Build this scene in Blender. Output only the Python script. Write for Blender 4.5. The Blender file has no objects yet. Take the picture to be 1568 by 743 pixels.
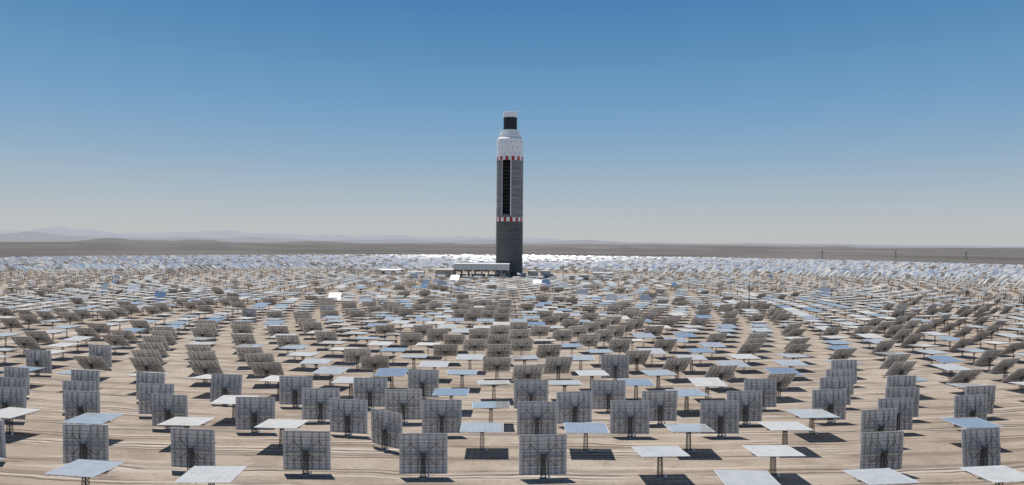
import bpy, math, random
import numpy as np
from mathutils import Vector, noise, Matrix
random.seed(7); np.random.seed(7)
scn = bpy.context.scene

# ------------------------------------------------------------ constants (metres)
CAM_H = 56.0
TX, TY = -4.4, 1147.0            # tower axis
SUN = Vector((-0.20, 0.31, 0.93)).normalized()
PIV = 5.6                        # heliostat pivot height
PW, PH = 11.3, 9.7               # heliostat panel

# ------------------------------------------------------------ node helpers
def new_mat(name):
    m = bpy.data.materials.new(name); m.use_nodes = True
    nt = m.node_tree; nt.nodes.clear()
    out = nt.nodes.new('ShaderNodeOutputMaterial')
    return m, nt, out
def N(nt, t, **kw):
    n = nt.nodes.new(t)
    for k, v in kw.items():
        setattr(n, k, v)
    return n
def L(nt, a, b): nt.links.new(a, b)
def setin(nt, sock, v):
    if isinstance(v, bpy.types.NodeSocket): nt.links.new(v, sock)
    else: sock.default_value = v
def M(nt, op, a, b=None, c=None, clamp=False):
    n = nt.nodes.new('ShaderNodeMath'); n.operation = op; n.use_clamp = clamp
    setin(nt, n.inputs[0], a)
    if b is not None: setin(nt, n.inputs[1], b)
    if c is not None: setin(nt, n.inputs[2], c)
    return n.outputs[0]
def MIX(nt, f, a, b, blend='MIX'):
    n = nt.nodes.new('ShaderNodeMix'); n.data_type = 'RGBA'; n.blend_type = blend
    setin(nt, n.inputs[0], f); setin(nt, n.inputs[6], a); setin(nt, n.inputs[7], b)
    return n.outputs[2]
def NOISE(nt, vec, scale, detail=4, rough=0.55):
    n = nt.nodes.new('ShaderNodeTexNoise'); n.inputs['Scale'].default_value = scale
    n.inputs['Detail'].default_value = detail; n.inputs['Roughness'].default_value = rough
    if vec is not None: nt.links.new(vec, n.inputs['Vector'])
    return n.outputs[0]
def SM(nt, v, a, b):
    n = nt.nodes.new('ShaderNodeMapRange'); n.interpolation_type = 'SMOOTHSTEP'
    setin(nt, n.inputs[0], v); n.inputs[1].default_value = a; n.inputs[2].default_value = b
    return n.outputs[0]
def C(r, g, b): return (r, g, b, 1)

def simple(name, col, rough=0.8, metal=0.0, nscale=1.0, namp=0.25):
    m, nt, out = new_mat(name)
    p = N(nt, 'ShaderNodeBsdfPrincipled')
    tc = N(nt, 'ShaderNodeTexCoord')
    n = NOISE(nt, tc.outputs['Object'], nscale, 5)
    dark = tuple(c*(1-namp) for c in col)+(1,); lite = tuple(min(1, c*(1+namp)) for c in col)+(1,)
    L(nt, MIX(nt, n, dark, lite), p.inputs['Base Color'])
    p.inputs['Roughness'].default_value = rough; p.inputs['Metallic'].default_value = metal
    L(nt, p.outputs[0], out.inputs[0])
    return m

# mirror: clean reflection + dust scatter, soiling differs per heliostat
def mirror_mat():
    m, nt, out = new_mat('mirror_glass')
    at = N(nt, 'ShaderNodeAttribute'); at.attribute_name = 'rnd'
    r = at.outputs['Fac']
    geo = N(nt, 'ShaderNodeNewGeometry')
    n = NOISE(nt, geo.outputs['Position'], 0.35, 5)
    dif = N(nt, 'ShaderNodeBsdfDiffuse'); L(nt, MIX(nt, n, C(.38,.37,.345), C(.56,.54,.50)), dif.inputs[0])
    g1 = N(nt, 'ShaderNodeBsdfGlossy'); g1.inputs['Color'].default_value = C(.86,.90,.92); g1.inputs['Roughness'].default_value = 0.06
    g2 = N(nt, 'ShaderNodeBsdfGlossy'); g2.inputs['Color'].default_value = C(.80,.80,.80); g2.inputs['Roughness'].default_value = 0.27
    a = N(nt, 'ShaderNodeMixShader'); a.inputs[0].default_value = 0.18
    L(nt, g1.outputs[0], a.inputs[1]); L(nt, g2.outputs[0], a.inputs[2])
    b = N(nt, 'ShaderNodeMixShader')
    f = M(nt, 'MULTIPLY_ADD', M(nt, 'POWER', r, 1.05), 0.78, 0.18)
    L(nt, M(nt, 'MULTIPLY_ADD', n, 0.1, f, clamp=True), b.inputs[0])
    L(nt, a.outputs[0], b.inputs[1]); L(nt, dif.outputs[0], b.inputs[2])
    L(nt, b.outputs[0], out.inputs[0])
    return m
def back_mat():
    m, nt, out = new_mat('mirror_back_paint')
    at = N(nt, 'ShaderNodeAttribute'); at.attribute_name = 'rnd'
    geo = N(nt, 'ShaderNodeNewGeometry')
    n = NOISE(nt, geo.outputs['Position'], 0.8, 6)
    k = M(nt, 'MULTIPLY_ADD', at.outputs['Fac'], 0.4, M(nt, 'MULTIPLY', n, 0.6))
    p = N(nt, 'ShaderNodeBsdfPrincipled'); p.inputs['Roughness'].default_value = 0.65
    L(nt, MIX(nt, k, C(.58,.555,.525), C(.82,.79,.75)), p.inputs['Base Color'])
    L(nt, p.outputs[0], out.inputs[0])
    return m
MIR = mirror_mat(); BAK = back_mat()
STL = simple('galvanised_steel', (.34,.32,.295), .55, .0, 2)
DRK = simple('dark_drive_steel', (.07,.065,.06), .6, .0, 2)
CON = simple('concrete_foot', (.38,.35,.31), .9, 0, 1)
EDG = simple('pale_frame', (.80,.80,.80), .6, 0, 2, .1)
HMATS = [MIR, BAK, STL, DRK, CON, EDG]

# ------------------------------------------------------------ geometry accumulators
class Geo:
    def __init__(s): s.v=[]; s.f=[]; s.m=[]; s.n=0
    def box(s, c, d, mat=0, front=None, R=None):
        x,y,z = d[0]/2,d[1]/2,d[2]/2
        p = np.array([[-x,-y,-z],[x,-y,-z],[x,y,-z],[-x,y,-z],[-x,-y,z],[x,-y,z],[x,y,z],[-x,y,z]],float)
        if R is not None: p = p@R.T
        p = p+np.array(c)
        f = np.array([[0,1,5,4],[2,3,7,6],[1,2,6,5],[3,0,4,7],[4,5,6,7],[3,2,1,0]])
        mm = [mat]*6
        if front is not None: mm[1] = front
        s.v.append(p); s.f.append(f+s.n); s.m += mm; s.n += 8
    def beam(s, a, b, w, mat=0, w2=None):
        a=np.array(a,float); b=np.array(b,float); d=b-a; l=np.linalg.norm(d); d/=l
        up = np.array([0,0,1.]) if abs(d[2])<.9 else np.array([0,1.,0])
        x=np.cross(d,up); x/=np.linalg.norm(x); z=np.cross(x,d)
        R=np.stack([x,d,z],1)
        s.box((a+b)/2,(w,l,w2 or w),mat,R=R)
    def cyl(s, a, b, r0, r1, n, mat=0, caps=True):
        a=np.array(a,float); b=np.array(b,float); d=b-a; l=np.linalg.norm(d); d/=l
        up = np.array([0,0,1.]) if abs(d[2])<.9 else np.array([0,1.,0])
        x=np.cross(up,d); x/=np.linalg.norm(x); z=np.cross(d,x)
        t=np.arange(n)*2*math.pi/n
        ring=np.cos(t)[:,None]*x+np.sin(t)[:,None]*z
        p=np.concatenate([a+ring*r0,b+ring*r1])
        i=np.arange(n); j=(i+1)%n
        f=np.stack([i,j,j+n,i+n],1)
        s.v.append(p); s.f.append(f+s.n); s.m+=[mat]*n; s.n+=2*n
        if caps:
            for base,rr,c,flip in ((0,r0,a,True),(n,r1,b,False)):
                if rr<1e-3: continue
                s.v.append(np.array([c])); ci=s.n; s.n+=1
                start=(ci-2*n if base==0 else (ci-1-2*n if r0>=1e-3 else ci-2*n))
                k=start+base
                q=[]
                for u in range(n):
                    a1,b1=k+u,k+(u+1)%n
                    q.append([b1,a1,ci,ci] if flip else [a1,b1,ci,ci])
                s.f.append(np.array(q)); s.m+=[mat]*n
    def arrays(s):
        return np.concatenate(s.v), np.concatenate(s.f), np.array(s.m)

def make_mesh(name, V, F, Mi, mats, rnd=None, smooth=False):
    me=bpy.data.meshes.new(name)
    tri=F[:,2]==F[:,3]
    cnt=np.where(tri,3,4); 
    mask=np.ones(F.shape,bool); mask[tri,3]=False
    idx=F[mask]
    me.vertices.add(len(V)); me.vertices.foreach_set('co',V.astype(np.float32).ravel())
    me.loops.add(len(idx)); me.loops.foreach_set('vertex_index',idx.astype(np.int32))
    me.polygons.add(len(F))
    st=np.concatenate([[0],np.cumsum(cnt)[:-1]])
    me.polygons.foreach_set('loop_start',st.astype(np.int32))
    for m in mats: me.materials.append(m)
    me.polygons.foreach_set('material_index',Mi.astype(np.int32))
    me.polygons.foreach_set('use_smooth',np.full(len(F),smooth))
    if rnd is not None:
        a=me.attributes.new('rnd','FLOAT','FACE'); a.data.foreach_set('value',rnd.astype(np.float32))
    me.update(calc_edges=True); me.validate()
    return me
def add_obj(name, me, parent=None, loc=(0,0,0)):
    o=bpy.data.objects.new(name,me); o.location=loc
    scn.collection.objects.link(o)
    if parent: o.parent=parent
    return o
def empty(name, loc=(0,0,0)):
    e=bpy.data.objects.new(name,None); e.location=loc; e.empty_display_size=1
    scn.collection.objects.link(e); return e
def geo_obj(name,g,mats,parent=None,loc=(0,0,0),smooth=False):
    return add_obj(name,make_mesh(name,*g.arrays(),mats,smooth=smooth),parent,loc)

# ------------------------------------------------------------ heliostat templates
def panel_detail(level):
    g=Geo()
    yo=0.85
    if level==0:
        nc,nr,gap=7,5,.035
        fw=PW/nc; fh=PH/nr
        for i in range(nc):
            cx=-PW/2+fw*(i+.5)
            for j in range(nr):
                cz=-PH/2+fh*(j+.5)
                g.box((cx,yo,cz),(fw-gap,.06,fh-gap),1,front=0)
        # horizontal rails behind each facet row
        for j in range(nr):
            for q in (.35,fh-.35):
                g.box((0,yo-.09,-PH/2+fh*j+q),(PW-.2,.09,.07),2)
        # vertical truss girders
        for cx in (-4.7,-3.1,-1.35,1.35,3.1,4.7):
            g.box((cx,yo-.2,0),(.09,.12,PH-.3),2)
            g.beam((cx,yo-.25,PH/2-.3),(cx,-.28,.5),.06,2)
            g.beam((cx,yo-.25,-PH/2+.3),(cx,-.28,-.5),.06,2)
            for s in (-1,1):
                for t in (.33,.66):
                    z=s*(PH/2-.3)*t; zt=.85*(1-t)
                    g.beam((cx,yo-.25,z),(cx,yo-.25-zt-.1,z*1.0),.05,2)
                    g.beam((cx,yo-.25,z*1.35 if t<.5 else z*1.2),(cx,yo-.25-zt-.1,z),.05,2)
        # edge frame
        for s in (-1,1):
            g.box((s*(PW/2+.03),yo-.02,0),(.06,.14,PH),5)
        # torque tube
        g.cyl((-5.0,0,0),(5.0,0,0),.2,.2,10,2)
        # tree-like diagonal braces from the drive head
        for s in (-1,1):
            for z in (-1,1):
                g.beam((s*.5,-.35,z*.2),(s*3.1,.35,z*2.6),.12,3)
                g.beam((s*.5,-.35,z*.2),(s*1.35,.35,z*2.9),.10,3)
                g.beam((s*3.1,.35,z*2.6),(s*4.7,0,z*.3),.08,3)
        g.box((0,-.35,0),(1.1,.7,.8),3)
        g.beam((0,-.7,-.3),(0,.2,-2.6),.14,3)
    elif level==1:
        for s in (-1,1):
            for q in (-1,1):
                g.box((s*PW/4,yo,q*PH/4),(PW/2-.04,.07,PH/2-.04),1,front=0)
        for cx in (-4.4,-2.4,-.9,.9,2.4,4.4):
            g.box((cx,yo-.22,0),(.16,.24,PH-.2),2)
        for cz in (-3.9,-2.0,2.0,3.9):
            g.box((0,yo-.1,cz),(PW-.2,.10,.14),2)
        for cx in (-3.4,3.4):
            g.beam((cx,yo-.3,PH/2-.4),(cx,-.3,.3),.13,2)
            g.beam((cx,yo-.3,-PH/2+.4),(cx,-.3,-.3),.13,2)
        g.box((0,0,0),(10,.4,.4),2)
        for s in (-1,1):
            for z in (-1,1): g.beam((s*.4,-.3,z*.2),(s*3,.3,z*2.6),.15,3)
        g.box((0,-.3,0),(1.1,.8,.9),3)
    else:
        g.box((0,yo,0),(PW,.12,PH),1,front=0)
        g.box((0,0.1,0),(9,.4,.4),2)
    return g.arrays()
def ped_detail(level):
    g=Geo()
    h=PIV-.45
    if level==0:
        a=.55; b=.42
        for sx in (-1,1):
            for sy in (-1,1):
                g.beam((sx*a,sy*a,.25),(sx*b,sy*b,h),.11,3)
        nb=5
        for k in range(nb):
            z0=.25+(h-.25)*k/nb; z1=.25+(h-.25)*(k+1)/nb
            w0=a+(b-a)*k/nb; w1=a+(b-a)*(k+1)/nb
            for sg in (-1,1):
                g.beam((-w0*sg,-w0,z0),(w1*sg,-w1,z1),.06,3)
                g.beam((-w0*sg,w0,z0),(w1*sg,w1,z1),.06,3)
                g.beam((-w0,-w0*sg,z0),(-w1,w1*sg,z1),.06,3)
                g.beam((w0,-w0*sg,z0),(w1,w1*sg,z1),.06,3)
            for sg in (-1,1):
                g.beam((-w1,sg*w1,z1),(w1,sg*w1,z1),.06,3)
        g.cyl((0,0,h-.1),(0,0,h+.5),.42,.42,10,3)
        g.cyl((0,0,-.2),(0,0,.28),1.0,1.0,12,4)
        g.box((1.3,-.3,.6),(.5,.35,.8),5)   # control cabinet
        g.box((1.3,-.3,.1),(.3,.2,.3),3)
    elif level==1:
        g.beam((-.4,0,0),(-.3,0,h+.3),.16,3); g.beam((.4,0,0),(.3,0,h+.3),.16,3)
        for k in range(4):
            z=k*h/4; sg=1 if k%2 else -1
            g.beam((-.4*sg,0,z),(.4*sg,0,z+h/4),.1,3)
        g.box((0,0,.12),(1.7,1.7,.3),4)
    else:
        g.box((0,0,h/2),(.5,.5,h),3)
    return g.arrays()
TP=[panel_detail(i) for i in range(3)]; TD=[ped_detail(i) for i in range(3)]

def heliostat_arrays(level,pos,yaw,e,local=False):
    pv,pf,pm=TP[level]; dv,df,dm=TD[level]
    ce,se=math.cos(e),math.sin(e)
    Rx=np.array([[1,0,0],[0,ce,-se],[0,se,ce]])
    cy,sy=math.cos(yaw),math.sin(yaw)
    Rz=np.array([[cy,-sy,0],[sy,cy,0],[0,0,1]])
    P=(pv@Rx.T+np.array([0,0,PIV]))@Rz.T
    D=dv@Rz.T
    V=np.concatenate([D,P]); F=np.concatenate([df,pf+len(dv)]); Mi=np.concatenate([dm,pm])
    if not local: V=V+np.array(pos)
    return V,F,Mi

# ------------------------------------------------------------ layout
dists=[122,143,162,183,196,209,226,242]
while TY-dists[-1]>660: dists.append(dists[-1]+17.6)
rings=[TY-d for d in dists]
r=rings[-1]
while r>150:
    r-=17.6; rings.append(r)
r=TY-125
outer=[]
while r<1440:
    r+=18.5; outer.append(r)
DT=.0284
ST={ # states of the nearest rows, slot : state
 1:{-5:'N',-4:'H',-3:'H',-2:'H',-1:'N',0:'N',1:'N',2:'H',3:'H',4:'H'},
 2:{-5:'V',-4:'V',-3:'V',-2:'V',-1:'V',0:'V',1:'H',2:'H',3:'V',4:'V'},
 3:{-5:'H',-4:'H',-3:'H',-2:'H',-1:'W',0:'H',1:'H',2:'H',3:'H',4:'V',5:'H'},
 4:{-6:'V',-5:'V',-4:'V',-3:'V',-2:'V',-1:'V',0:'V',1:'V',2:'V',3:'H',4:'V',5:'V'},
 5:{-6:'V',-5:'V',-4:'V',-3:'B',-2:'V',-1:'V',0:'H',1:'V',2:'V',3:'V',4:'V',5:'V',6:'V',7:'V'},
 6:{-7:'V',-6:'V',-5:'V',-4:'V',-3:'V',-2:'V',-1:'H',0:'V',1:'V',2:'H',3:'V',4:'V',5:'V',6:'H'},
 7:{-6:'H',-5:'H',-4:'H',-3:'H',-2:'H',-1:'V',0:'H',1:'H',2:'B',3:'B',4:'T',5:'V',6:'H'},
}
REC=Vector((TX,TY,254))
near=[]; mid=[]; far=[]
def orient(state,p,tow_yaw):
    rg=random.gauss
    if state=='V': return tow_yaw+math.radians(rg(0,4)), math.radians(rg(2,2.5))
    if state=='W': return tow_yaw+math.radians(-32), math.radians(3)
    if state=='H': return tow_yaw+math.radians(rg(0,3)), math.radians(random.uniform(87,92))
    if state=='B': return tow_yaw+math.radians(rg(0,3)), math.radians(random.uniform(92,98))
    if state=='F': return tow_yaw+math.radians(180+rg(0,30)), math.radians(random.uniform(20,60))
    n=(SUN+(REC-Vector(p)).normalized()).normalized()
    return math.atan2(-n.x,n.y)+math.radians(rg(0,2.5)), math.asin(n.z)+math.radians(rg(0,3.5))
def place(R,th,ring_i=None,k=None):
    x=TX+R*math.sin(th); y=TY-R*math.cos(th)
    if y<118: return
    if abs(x)>y*0.80+45: return
    if abs(x-10)<110 and -140<y-TY<60 : return
    if R<150 : return
    p=(x,y,0); tow=-math.atan2(TX-x,TY-y)
    s=None
    if ring_i is not None: s=ST.get(ring_i,{}).get(k)
    if s=='N': return
    if s is None:
        q=noise.noise(Vector((th*9,R*.012,3.1)))+.35*noise.noise(Vector((th*60,R*.05,9.)))
        u=random.random()
        if ring_i is not None and ring_i<=1: s='H'
        elif y<300:
            s='V' if u<.14 else ('H' if u<.42 else ('B' if u<.66 else 'T'))
            if y<235: s='V' if u<.6 else 'H'
        elif y<560: 
            if q>.10: s='H' if u<.5 else ('B' if u<.88 else 'T')
            else: s='T' if u<.68 else ('H' if u<.84 else ('B' if u<.985 else 'V'))
        elif y<TY:
            s='H' if u<.60 else ('T' if u<.70 else ('B' if u<.975 else 'F'))
            if abs(x)>450: s='T' if u<.40 else ('H' if u<.70 else ('B' if u<.97 else 'F'))
        else:
            s='T' if u<.78 else ('H' if u<.9 else 'F')
    if s not in 'VHBWF': s='T'
    yaw,e=orient(s,p,tow)
    rn=random.random()
    it=(p,yaw,e,rn,s)
    dd=math.hypot(x,y)
    if y<300: near.append(it)
    elif dd<760: mid.append(it)
    else: far.append(it)
for i,R in enumerate(rings):
    ph=.012 if i%2==0 else -.0022
    if R<520:
        dt=DT*2; 
        if R<260: dt=DT*4
        ph=.012+(dt/2 if i%2 else 0)
    else: dt=DT
    nmax=int(math.pi/dt)
    for k in range(-nmax,nmax+1):
        th=ph+k*dt
        if R<905 and abs(th+.333)<.014: continue       # radial service tracks
        if R<905 and abs(th-.62)<.014: continue
        jt=random.gauss(0,.0006)
        place(R+random.gauss(0,.5),th+jt,i,k)
for i,R in enumerate(outer):
    dt=DT*.70
    nmax=int(math.pi/dt)
    for k in range(-nmax,nmax+1):
        th=(k+.5*(i%2))*dt
        if abs(th)<.30: continue
        place(R+random.gauss(0,.5),th+random.gauss(0,.0006))
print('heliostats',len(near),len(mid),len(far))
# nearest rows: every heliostat its own object
for p,yaw,e,rn,s in near:
    V,F,Mi=heliostat_arrays(0,p,yaw,e,local=True)
    me=make_mesh('heliostat',V,F,Mi,HMATS,np.full(len(F),rn))
    add_obj('heliostat',me,loc=p)
def merged(name,items,level):
    Vs=[];Fs=[];Ms=[];Rs=[];n=0
    for p,yaw,e,rn,s in items:
        V,F,Mi=heliostat_arrays(level,p,yaw,e)
        Vs.append(V);Fs.append(F+n);Ms.append(Mi);Rs.append(np.full(len(F),rn));n+=len(V)
    me=make_mesh(name,np.concatenate(Vs),np.concatenate(Fs),np.concatenate(Ms),HMATS,np.concatenate(Rs))
    return add_obj(name,me)
merged('heliostat_field',mid,1)
merged('distant_heliostat_field',far,2)

# ------------------------------------------------------------ ground (one sheet to the horizon)
def gheight(x,y):
    rt=math.hypot(x-TX,y-TY); 
    if rt<1900: return 0.0
    w=min(1,(rt-1900)/2500); w=w*w*(3-2*w)
    d=math.hypot(x,y)
    h=noise.fractal(Vector((x/2600,y/2600,.7)),1.0,2.1,5)*16
    h+=max(0,noise.fractal(Vector((x/5200,y/5200,4.7)),1.0,2.1,5))*60*min(1,max(0,(d-4000)/7000))
    return w*(h-6)
def ground():
    na=360; rs=[0,60,120,200,300,420,560,720,900,1100,1350,1600,1900]
    while rs[-1]<70000: rs.append(rs[-1]*1.055)
    V=[(0,0,0)]; F=[]
    for r_ in rs[1:]:
        for a in range(na):
            t=2*math.pi*a/na; x=r_*math.sin(t); y=r_*math.cos(t)
            V.append((x,y,gheight(x,y)))
    for a in range(na):
        b=(a+1)%na; F.append([0,1+b,1+a,1+a])
    for i in range(len(rs)-2):
        o=1+i*na; q=o+na
        for a in range(na):
            b=(a+1)%na; F.append([o+a,o+b,q+b,q+a])
    m,nt,out=new_mat('desert_ground')
    geo=N(nt,'ShaderNodeNewGeometry'); P=geo.outputs['Position']
    sub=N(nt,'ShaderNodeVectorMath',operation='SUBTRACT'); L(nt,P,sub.inputs[0]); sub.inputs[1].default_value=(TX,TY,0)
    ln=N(nt,'ShaderNodeVectorMath',operation='LENGTH'); L(nt,sub.outputs[0],ln.inputs[0]); r_=ln.outputs['Value']
    sep=N(nt,'ShaderNodeSeparateXYZ'); L(nt,sub.outputs[0],sep.inputs[0])
    ang=M(nt,'ARCTAN2',sep.outputs[0],M(nt,'MULTIPLY',sep.outputs[1],-1.))
    n1=NOISE(nt,P,.008,5); n2=NOISE(nt,P,.07,6,.65); n3=NOISE(nt,P,.9,6,.75); 
    base=MIX(nt,SM(nt,n1,.35,.65),C(.335,.268,.205),C(.40,.335,.268))
    base=MIX(nt,M(nt,'MULTIPLY',SM(nt,n2,.44,.64),.6),base,C(.245,.19,.145))
    base=MIX(nt,M(nt,'MULTIPLY',SM(nt,n3,.48,.70),.6),base,C(.165,.13,.10))
    # wheel tracks along the rings: (radius period, offset, half width m, strength, colour)
    comb=N(nt,'ShaderNodeCombineXYZ'); L(nt,M(nt,'MULTIPLY',ang,30.),comb.inputs[0]); L(nt,M(nt,'MULTIPLY',r_,.05),comb.inputs[1])
    nt1=NOISE(nt,comb.outputs[0],1.0,3)
    rr=M(nt,'MULTIPLY_ADD',nt1,7.,r_)
    for per,off,hw,strn,col in ((17.6,7.,2.3,.85,C(.47,.40,.33)),(17.6,6.0,.45,.95,C(.11,.087,.07)),(17.6,8.1,.45,.95,C(.11,.087,.07)),
                                (11.3,3.,.45,.85,C(.12,.095,.075)),(11.3,5.1,.45,.85,C(.12,.095,.075)),(7.1,2.,.5,.7,C(.49,.42,.35)),(9.7,1.,1.4,.6,C(.17,.132,.103))):
        fr=M(nt,'FRACT',M(nt,'DIVIDE',M(nt,'ADD',rr,off),per))
        dist=M(nt,'MULTIPLY',M(nt,'ABSOLUTE',M(nt,'SUBTRACT',fr,.5)),per)
        msk=M(nt,'SUBTRACT',1.,SM(nt,dist,hw*.6,hw*1.3))
        comb2=N(nt,'ShaderNodeCombineXYZ'); L(nt,M(nt,'MULTIPLY',ang,12.+per),comb2.inputs[0]); L(nt,M(nt,'MULTIPLY',r_,.045),comb2.inputs[1]); comb2.inputs[2].default_value=per*7
        pn=SM(nt,NOISE(nt,comb2.outputs[0],1.,3),.42,.56)
        infield=M(nt,'LESS_THAN',r_,1500.)
        base=MIX(nt,M(nt,'MULTIPLY',M(nt,'MULTIPLY',msk,pn),M(nt,'MULTIPLY',infield,strn)),base,col)
    # radial service tracks
    for a0 in (-.333,.62):
        dist=M(nt,'MULTIPLY',M(nt,'ABSOLUTE',M(nt,'SUBTRACT',ang,a0)),r_)
        msk=M(nt,'MULTIPLY',M(nt,'SUBTRACT',1.,SM(nt,dist,3.,6.)),M(nt,'LESS_THAN',r_,905.))
        base=MIX(nt,M(nt,'MULTIPLY',msk,.7),base,C(.47,.40,.33))
    pad=M(nt,'SUBTRACT',1.,SM(nt,r_,95.,150.)); base=MIX(nt,M(nt,'MULTIPLY',pad,.7),base,C(.36,.33,.29))
    # natural darker varnished gravel plain outside the field, with pale washes
    n4=NOISE(nt,P,.0011,6,.6); n5=NOISE(nt,P,.00018,6,.6)
    plain=MIX(nt,SM(nt,n4,.38,.66),C(.095,.083,.073),C(.155,.138,.123))
    plain=MIX(nt,SM(nt,n5,.45,.70),plain,C(.20,.182,.165))
    base=MIX(nt,SM(nt,r_,1470.,1620.),base,plain)
    base=MIX(nt,SM(nt,r_,3500.,24000.),base,C(.235,.23,.228))  # aerial haze painted into the ground colour, growing with distance from the tower
    p=N(nt,'ShaderNodeBsdfPrincipled'); p.inputs['Roughness'].default_value=.95; p.inputs['Specular IOR Level'].default_value=.1
    L(nt,base,p.inputs['Base Color'])
    bp=N(nt,'ShaderNodeBump'); bp.inputs['Strength'].default_value=.7; bp.inputs['Distance'].default_value=.5
    L(nt,M(nt,'ADD',n3,M(nt,'MULTIPLY',n2,3.)),bp.inputs['Height']); L(nt,bp.outputs[0],p.inputs['Normal'])
    L(nt,p.outputs[0],out.inputs[0])
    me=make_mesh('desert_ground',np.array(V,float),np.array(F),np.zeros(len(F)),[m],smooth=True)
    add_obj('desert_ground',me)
ground()

# ------------------------------------------------------------ hills (ridges)
def ridge(dist,depth,hfun,col,seed,b0=-50,b1=50,n=420):
    rows=9; V=[];F=[]
    for j in range(rows):
        t=j/(rows-1); prof=math.sin(t*math.pi)**.8 if 0<t<1 else 0
        for i in range(n):
            b=math.radians(b0+(b1-b0)*i/(n-1)); d=dist+depth*(t-.5)
            x=d*math.sin(b); y=d*math.cos(b)
            nz=noise.fractal(Vector((x/dist*14,y/dist*14,seed)),.9,2.1,6)
            h=hfun(math.degrees(b))*(1+.6*nz)*prof
            V.append((x,y,max(h,0)-30*(1-prof)))
    for j in range(rows-1):
        for i in range(n-1):
            o=j*n+i; F.append([o,o+1,o+n+1,o+n])
    mat=simple('hazed_hill_rock',col,.95,0,.0009,.07)  # col is paler for farther ridges: air haze mixed into the rock colour
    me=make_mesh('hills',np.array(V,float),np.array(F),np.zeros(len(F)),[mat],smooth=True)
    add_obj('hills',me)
def bump(b,c,w): return math.exp(-((b-c)/w)**2)
def pxh(dist,px): return px*dist/1045.0
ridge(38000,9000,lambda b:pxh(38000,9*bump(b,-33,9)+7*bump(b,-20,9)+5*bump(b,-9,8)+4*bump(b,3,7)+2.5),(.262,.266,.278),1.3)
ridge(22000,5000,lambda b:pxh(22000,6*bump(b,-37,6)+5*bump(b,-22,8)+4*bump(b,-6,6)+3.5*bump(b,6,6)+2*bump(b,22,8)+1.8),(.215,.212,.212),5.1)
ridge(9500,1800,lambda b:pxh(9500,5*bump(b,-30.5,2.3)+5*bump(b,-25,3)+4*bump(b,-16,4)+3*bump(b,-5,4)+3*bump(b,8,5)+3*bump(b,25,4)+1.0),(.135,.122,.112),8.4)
ridge(5200,900,lambda b:pxh(5200,6*bump(b,-31,1.6)+5*bump(b,-24,2)+4*bump(b,-12,1.5)+5*bump(b,4,2)+4*bump(b,10,2)+4*bump(b,19,2)+1.0),(.105,.092,.083),2.4)

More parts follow.
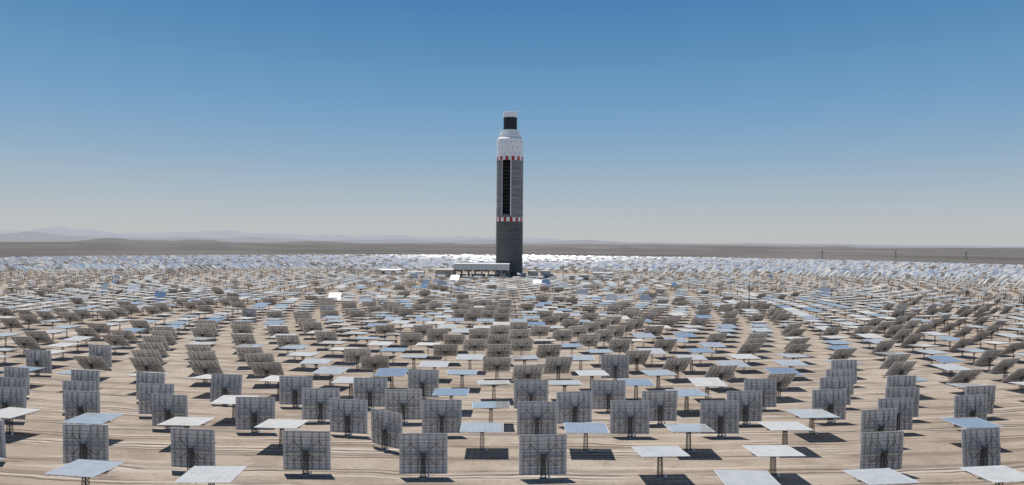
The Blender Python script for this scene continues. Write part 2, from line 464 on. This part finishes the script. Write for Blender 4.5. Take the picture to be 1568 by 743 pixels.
# ------------------------------------------------------------ tower
def tower():
    T=empty('solar_power_tower',(TX,TY,0))
    def concrete(name,c0,c1):
        m,nt,out=new_mat(name)
        tc=N(nt,'ShaderNodeTexCoord'); sp=N(nt,'ShaderNodeSeparateXYZ'); L(nt,tc.outputs['Object'],sp.inputs[0])
        cb=N(nt,'ShaderNodeCombineXYZ'); L(nt,M(nt,'MULTIPLY',sp.outputs[2],.55),cb.inputs[2]); L(nt,M(nt,'MULTIPLY',sp.outputs[0],.03),cb.inputs[0]); L(nt,M(nt,'MULTIPLY',sp.outputs[1],.03),cb.inputs[1])
        band=NOISE(nt,cb.outputs[0],1.0,4,.7)
        st=NOISE(nt,tc.outputs['Object'],.12,6)
        fr=M(nt,'FRACT',M(nt,'DIVIDE',sp.outputs[2],4.4)); joint=M(nt,'LESS_THAN',fr,.16)
        col=MIX(nt,SM(nt,band,.35,.65),C(*c0),C(*c1))
        col=MIX(nt,M(nt,'MULTIPLY',st,.35),col,C(.08,.08,.08))
        col=MIX(nt,M(nt,'MULTIPLY',joint,.55),col,C(.06,.06,.06))
        p=N(nt,'ShaderNodeBsdfPrincipled'); p.inputs['Roughness'].default_value=.9
        L(nt,col,p.inputs['Base Color']); L(nt,p.outputs[0],out.inputs[0]); return m
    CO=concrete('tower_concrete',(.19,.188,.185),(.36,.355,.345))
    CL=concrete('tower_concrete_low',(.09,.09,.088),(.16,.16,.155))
    WH=simple('white_cladding',(.90,.90,.885),.5,0,.2,.04)
    BK=simple('receiver_black',(.018,.018,.02),.45,0,.4,.4)
    RD=simple('red_paint',(.45,.03,.02),.6,0,.4,.2)
    DK=simple('recess_painted_shade',(.035,.035,.038),.8,0,.3,.3)  # slot's shade put into a near-black colour, also used on riser pipes
    WP=simple('white_band_paint',(.84,.84,.82),.6,0,.4,.06)
    GL=simple('window_dark',(.03,.03,.035),.3,0,.4,.2)
    r0=22.3
    def circ(n,r): return [(r*math.sin(2*math.pi*i/n),-r*math.cos(2*math.pi*i/n)) for i in range(n)]
    def prism(name,poly,z0,z1,mat,top=True,matf=None,r2=None):
        n=len(poly); V=[(x,y,z0) for x,y in poly]; s=1 if r2 is None else r2
        V+=[(x*s,y*s,z1) for x,y in poly]
        F=[[i,(i+1)%n,(i+1)%n+n,i+n] for i in range(n)]
        me=bpy.data.meshes.new(name); F2=[tuple(f) for f in F]
        if top: F2.append(tuple(range(n,2*n)))
        me.from_pydata(V,[],F2); me.materials.append(mat)
        if matf:
            me.materials.append(matf[0])
            for i in matf[1]: me.polygons[i].material_index=1
        me.update(); return add_obj(name,me,T)
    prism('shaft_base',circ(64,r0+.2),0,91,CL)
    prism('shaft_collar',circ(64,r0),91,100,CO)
    N0=96
    xs0,xs1=-11.8,.8
    full=circ(N0,r0)
    idx=[i for i,p in enumerate(full) if not (p[1]<0 and xs0<=p[0]<=xs1)]
    st=next(i for i in idx if full[i][1]<0 and full[i][0]>xs1)
    sidx=set(idx)
    ordr=[full[(st+k)%N0] for k in range(N0) if ((st+k)%N0) in sidx]
    e1=(xs1,-math.sqrt(r0**2-xs1**2)); e0=(xs0,-math.sqrt(r0**2-xs0**2))
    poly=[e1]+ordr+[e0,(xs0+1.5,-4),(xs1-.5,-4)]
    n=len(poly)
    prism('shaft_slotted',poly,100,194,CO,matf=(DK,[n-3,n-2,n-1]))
    g=Geo()
    for x in (-9.0,-7.4,-3.6,-1.6): g.cyl((x,-6.5,101),(x,-6.5,193),.45,.45,10,0)
    for z in range(104,193,6): g.box((-5.4,-7.2,z),(9.4,1.2,.35),1)
    g.box((-5.5,-15,101.2),(10,9,2.0),1)
    geo_obj('riser_pipes',g,[DK,STL],T)
    g=Geo(); g.box((1.7,-r0-.15,147),(1.5,.6,93),0); g.box((-12.5,-18.9,147),(.7,.6,93),0)
    geo_obj('slot_edges',g,[EDG],T)
    def band(z0,z1,off):
        g=Geo(); n=28; rr=r0+.35
        for i in range(n):
            a0=2*math.pi*(i+off)/n
            for q in range(4):
                a=a0+2*math.pi*(q+.5)/(4*n); w=2*math.pi*rr/(4*n)
                R=np.array([[math.cos(a),-math.sin(a),0],[math.sin(a),math.cos(a),0],[0,0,1]])
                g.box((rr*math.sin(a),-rr*math.cos(a),(z0+z1)/2),(w*1.0,.35,z1-z0),i%2,R=R)
        geo_obj('warning_band',g,[RD,WP],T)
    band(91,97.6,0); band(192.4,198.6,.5)
    prism('upper_drum',circ(64,r0-.1),194,228,WH)
    prism('drum_shoulder',circ(64,r0-.1),228.002,232,WH,r2=.86)
    prism('drum_rim',circ(64,19.4),232,234.5,WH)
    prism('receiver_support',circ(48,15.8),234,243.6,WH)
    prism('receiver_support_ring',circ(48,17.0),238.6,239.6,WH)
    prism('receiver',circ(24,11.2),243.6,265,BK)
    prism('receiver_cap',circ(48,12.4),265,273.5,WH)
    prism('receiver_cap_roof',circ(48,11.2),273.5,274.6,WH)
    g=Geo()
    for i in range(24):
        a=2*math.pi*i/24; g.box((11.25*math.sin(a),-11.25*math.cos(a),254.3),(.25,.25,21.2),0)
    geo_obj('receiver_seams',g,[DRK],T)
    g=Geo()
    for z,nn,o in ((204,16,0),(213,16,.5),(222.5,16,.2)):
        for i in range(nn):
            a=2*math.pi*(i+o)/nn
            R=np.array([[math.cos(a),-math.sin(a),0],[math.sin(a),math.cos(a),0],[0,0,1]])
            g.box((22.15*math.sin(a),-22.15*math.cos(a),z),(1.1,.5,1.4),0,R=R)
    geo_obj('drum_openings',g,[GL],T)
    g=Geo()
    for rad,z in ((19.2,234.5),(16.9,239.6),(12.2,273.5),(22.1,228.1)):
        n=36
        for i in range(n):
            a=2*math.pi*i/n; b=2*math.pi*(i+1)/n
            p=(rad*math.sin(a),-rad*math.cos(a)); q=(rad*math.sin(b),-rad*math.cos(b))
            g.beam((*p,z),(*p,z+1.3),.12,0); g.beam((*p,z+1.3),(*q,z+1.3),.12,0); g.beam((*p,z+.7),(*q,z+.7),.08,0)
    geo_obj('railings',g,[EDG],T)
    g=Geo(); g.cyl((4,0,274),(4,0,279),.15,.08,6,0); g.cyl((-5,2,274),(-5,2,277),.15,.08,6,0)
    geo_obj('lightning_rods',g,[STL],T)
    g=Geo()
    g.box((6,-22.6,4),(5,1,8),0); g.box((-10,-20.4,3),(3,1.2,6),0)
    geo_obj('doors',g,[GL],T)
tower()

# ------------------------------------------------------------ power block
WHT=simple('white_sheet_metal',(.72,.72,.70),.6,0,.2,.12)
LGT=simple('light_wind_wall',(.66,.66,.645),.7,0,.2,.12)
GRY=simple('grey_cladding',(.40,.40,.39),.7,0,.2,.15)
BEI=simple('beige_cladding',(.46,.41,.34),.8,0,.2,.12)
TNK=simple('tank_insulation',(.30,.31,.27),.6,.1,.3,.12)
def condenser():
    e=empty('air_cooled_condenser',(-48,1094,0))
    g=Geo(); w,d=88,34
    g.box((0,0,16.8),(w,d,9.2),0); g.box((0,0,21.7),(w+1,d+1,.6),1)
    for i in range(23): g.box((-w/2+w*i/22,-d/2-.12,16.8),(.35,.25,9.2),2)
    for i in range(8): g.box((w/2+.12,-d/2+d*i/7,16.8),(.25,.35,9.2),2)
    geo_obj('wind_walls',g,[LGT,WHT,STL],e)
    g=Geo()
    for i in range(9):
        for j in range(4):
            x=-w/2+1+(w-2)*i/8; y=-d/2+1+(d-2)*j/3
            g.box((x,y,6.1),(.9,.9,12.1),0)
    for i in range(8):
        x=-w/2+1+(w-2)*i/8; x2=x+(w-2)/8
        g.beam((x,-d/2+.8,0.3),(x2,-d/2+.8,12.0),.35,0); 
        if i%2==0: g.beam((x2,-d/2+.6,.3),(x,-d/2+.6,12.0),.35,0)
    geo_obj('support_columns',g,[STL],e)
    g=Geo()
    for i in range(6):
        for j in range(2):
            x=-w/2+7.5+14.6*i; y=-8+16*j
            g.cyl((x,y,9.8),(x,y,12.1),5.2,6.4,20,0)
    geo_obj('fan_shrouds',g,[DRK],e)
    g=Geo(); 
    for k,(x,y,a,b,c) in enumerate(((-30,-12,12,8,5),(-8,-10,16,8,6),(16,-12,14,8,5),(34,-10,9,7,7))): g.box((x,y,c/2),(a,b,c),k%2)
    for x in (-20,4,26): g.cyl((x,-13,0),(x,-13,6),2.2,2.2,14,0)
    geo_obj('pump_sets',g,[DRK,GRY],e)
condenser()
def shed(name,x,y,w,d,h,m=None,roof=None,pitch=2.0):
    e=empty(name,(x,y,0)); m=m or BEI; roof=roof or WHT
    g=Geo(); g.box((0,0,h/2),(w,d,h),0)
    for i in range(int(w//4)+1): g.box((-w/2+w*i/max(1,int(w//4)),-d/2-.06,h/2),(.2,.12,h),1)
    g.box((-w*.25,-d/2-.1,2.2),(4,.3,4.4),2); g.box((w*.2,-d/2-.1,h*.7),(w*.3,.2,1.2),2)
    geo_obj('walls',g,[m,GRY,DRK],e)
    V=[(-w/2-.4,-d/2-.4,h),(w/2+.4,-d/2-.4,h),(w/2+.4,d/2+.4,h),(-w/2-.4,d/2+.4,h),(-w/2-.4,0,h+pitch),(w/2+.4,0,h+pitch)]
    me=bpy.data.meshes.new('roof'); me.from_pydata(V,[],[(0,1,5,4),(2,3,4,5),(3,0,4),(1,2,5),(3,2,1,0)]); me.materials.append(roof); me.update()
    add_obj('roof',me,e)
def tank(x,y,r_,h,m=None):
    e=empty('storage_tank',(x,y,0)); m=m or TNK
    g=Geo(); g.cyl((0,0,0),(0,0,h),r_,r_,40,0); g.cyl((0,0,h),(0,0,h+r_*.22),r_+.15,.4,40,1)
    for z in (h*.33,h*.66,h-.15): g.cyl((0,0,z-.15),(0,0,z+.15),r_+.12,r_+.12,40,1)
    geo_obj('shell',g,[m,GRY],e)
    g=Geo()
    for s in (-.4,.4): g.beam((s,-r_-.5,0),(s,-r_-.5,h+1),.1,0)
    for k in range(int(h)): g.beam((-.4,-r_-.5,k+.5),(.4,-r_-.5,k+.5),.08,0)
    geo_obj('ladder',g,[STL],e)
shed('turbine_hall',-107,1092,28,26,12,BEI,BEI)
shed('warehouse',-158,1130,26,16,6,GRY,GRY)
shed('workshop',60,1075,20,12,5,BEI,GRY)
shed('control_building',16,1082,14,10,6,GRY,GRY)
shed('electrical_building',150,1120,34,14,7,BEI,GRY)
shed('warehouse',-210,1180,40,18,7,WHT)
tank(108,1020,8,8.5); tank(92,1036,5,6.5); tank(36,1160,9,8,GRY); tank(58,1170,9,8,GRY)
def container(x,y,a,m):
    g=Geo(); g.box((0,0,1.4),(12,2.5,2.6),0)
    for i in range(25): g.box((-5.9+i*.49,-1.27,1.4),(.2,.06,2.3),0)
    for sx in (-5.9,5.9):
        for sy in (-1.2,1.2): g.box((sx,sy,1.4),(.25,.2,2.8),1)
    o=geo_obj('shipping_container',g,[m,STL]); o.location=(x,y,0); o.rotation_euler=(0,0,a)
for x,y,a in ((130,1040,.1),(134,1050,.1),(-140,1075,1.2),(-130,1050,0),(28,1058,.4)): container(x,y,a,random.choice([BEI,GRY,WHT]))
def mast(x,y,h,w=.9,name='lattice_mast'):
    g=Geo()
    c=[(math.cos(a)*w/2,math.sin(a)*w/2) for a in (.5,2.6,4.7)]
    for p in c: g.beam((*p,0),(*p,h),.16,0)
    k=int(h/1.4)
    for i in range(k):
        for j in range(3):
            a=c[j]; b=c[(j+1)%3]; g.beam((*a,h*i/k),(*b,h*(i+1)/k),.09,0)
    g.cyl((0,0,h),(0,0,h+2.5),.08,.04,6,0); g.box((0,0,h*.8),(1.6,.2,.2),0); g.box((0,0,.2),(2,2,.5),1)
    geo_obj(name,g,[DRK,CON],None,(x,y,0))
mast(181,520,26); mast(70,930,32); mast(-330,900,16); mast(390,820,16)
def pylon(x,y,h):
    g=Geo(); z0=gheight(x,y)
    for sx in (-1,1):
        for sy in (-1,1): g.beam((sx*3.2,sy*3.2,0),(sx*.6,sy*.6,h),.35,0)
    k=7
    for i in range(k):
        za=h*i/k; zb=h*(i+1)/k; wa=3.2-2.6*i/k; wb=3.2-2.6*(i+1)/k
        for s in (-1,1): g.beam((-wa*s,-wa,za),(wb*s,-wb,zb),.22,0); g.beam((-wa*s,wa,za),(wb*s,wb,zb),.22,0)
    for z in (h*.72,h*.86,h): g.beam((-6,0,z),(6,0,z),.4,0)
    geo_obj('power_pylon',g,[DRK],None,(x,y,z0))
for i in range(9): pylon(1250+i*330,2750+i*60,34)

# ------------------------------------------------------------ world + sun
w=bpy.data.worlds.new('World'); scn.world=w; w.use_nodes=True
nt=w.node_tree; nt.nodes.clear()
sky=N(nt,'ShaderNodeTexSky'); sky.sky_type='NISHITA'; sky.sun_disc=False
el=math.asin(SUN.z); az=math.atan2(SUN.x,SUN.y)
sky.sun_elevation=el; sky.sun_rotation=az%(2*math.pi)
sky.altitude=1400; sky.air_density=1.2; sky.dust_density=.6; sky.ozone_density=2.5
S=.10
tc=N(nt,'ShaderNodeTexCoord'); sp=N(nt,'ShaderNodeSeparateXYZ'); L(nt,tc.outputs['Generated'],sp.inputs[0])
# horizon haze layer of the desert air, by elevation
ramp=N(nt,'ShaderNodeValToRGB'); cr=ramp.color_ramp; cr.interpolation='LINEAR'
pts=[(0.0,(.50,.515,.53)),(.03,(.47,.50,.53)),(.07,(.385,.465,.54)),(.12,(.265,.405,.55)),(.18,(.175,.345,.545)),(.26,(.105,.27,.485)),(.34,(.058,.20,.43)),(.5,(.04,.14,.34)),(1.0,(.025,.09,.25))]
while len(cr.elements)<len(pts): cr.elements.new(.5)
for el_,(p_,c_) in zip(cr.elements,pts): el_.position=p_; el_.color=(*c_,1)
L(nt,sp.outputs[2],ramp.inputs[0])
sc=N(nt,'ShaderNodeVectorMath',operation='SCALE'); L(nt,ramp.outputs[0],sc.inputs[0]); sc.inputs['Scale'].default_value=1/S
f=M(nt,'SUBTRACT',.92,M(nt,'MULTIPLY',SM(nt,sp.outputs[2],.35,.7),.5))
mx=MIX(nt,f,sky.outputs[0],sc.outputs[0])
bg=N(nt,'ShaderNodeBackground'); bg.inputs[1].default_value=S
wo=N(nt,'ShaderNodeOutputWorld')
L(nt,mx,bg.inputs[0]); L(nt,bg.outputs[0],wo.inputs[0])
sd=bpy.data.lights.new('sun','SUN'); sd.energy=5.0; sd.angle=math.radians(.53); sd.color=(1,.97,.93)
so=bpy.data.objects.new('sun',sd); scn.collection.objects.link(so)
so.rotation_euler=SUN.to_track_quat('Z','Y').to_euler(); so.location=(0,0,500)

# ------------------------------------------------------------ camera
cd=bpy.data.cameras.new('camera'); co=bpy.data.objects.new('camera',cd); scn.collection.objects.link(co)
cd.lens=24.0; cd.sensor_width=36; cd.clip_start=1; cd.clip_end=150000
co.location=(0,0,CAM_H); co.rotation_euler=(math.radians(90.0),math.radians(-.44),0)
scn.camera=co
scn.view_settings.view_transform='Standard'; scn.view_settings.look='None'; scn.view_settings.exposure=0
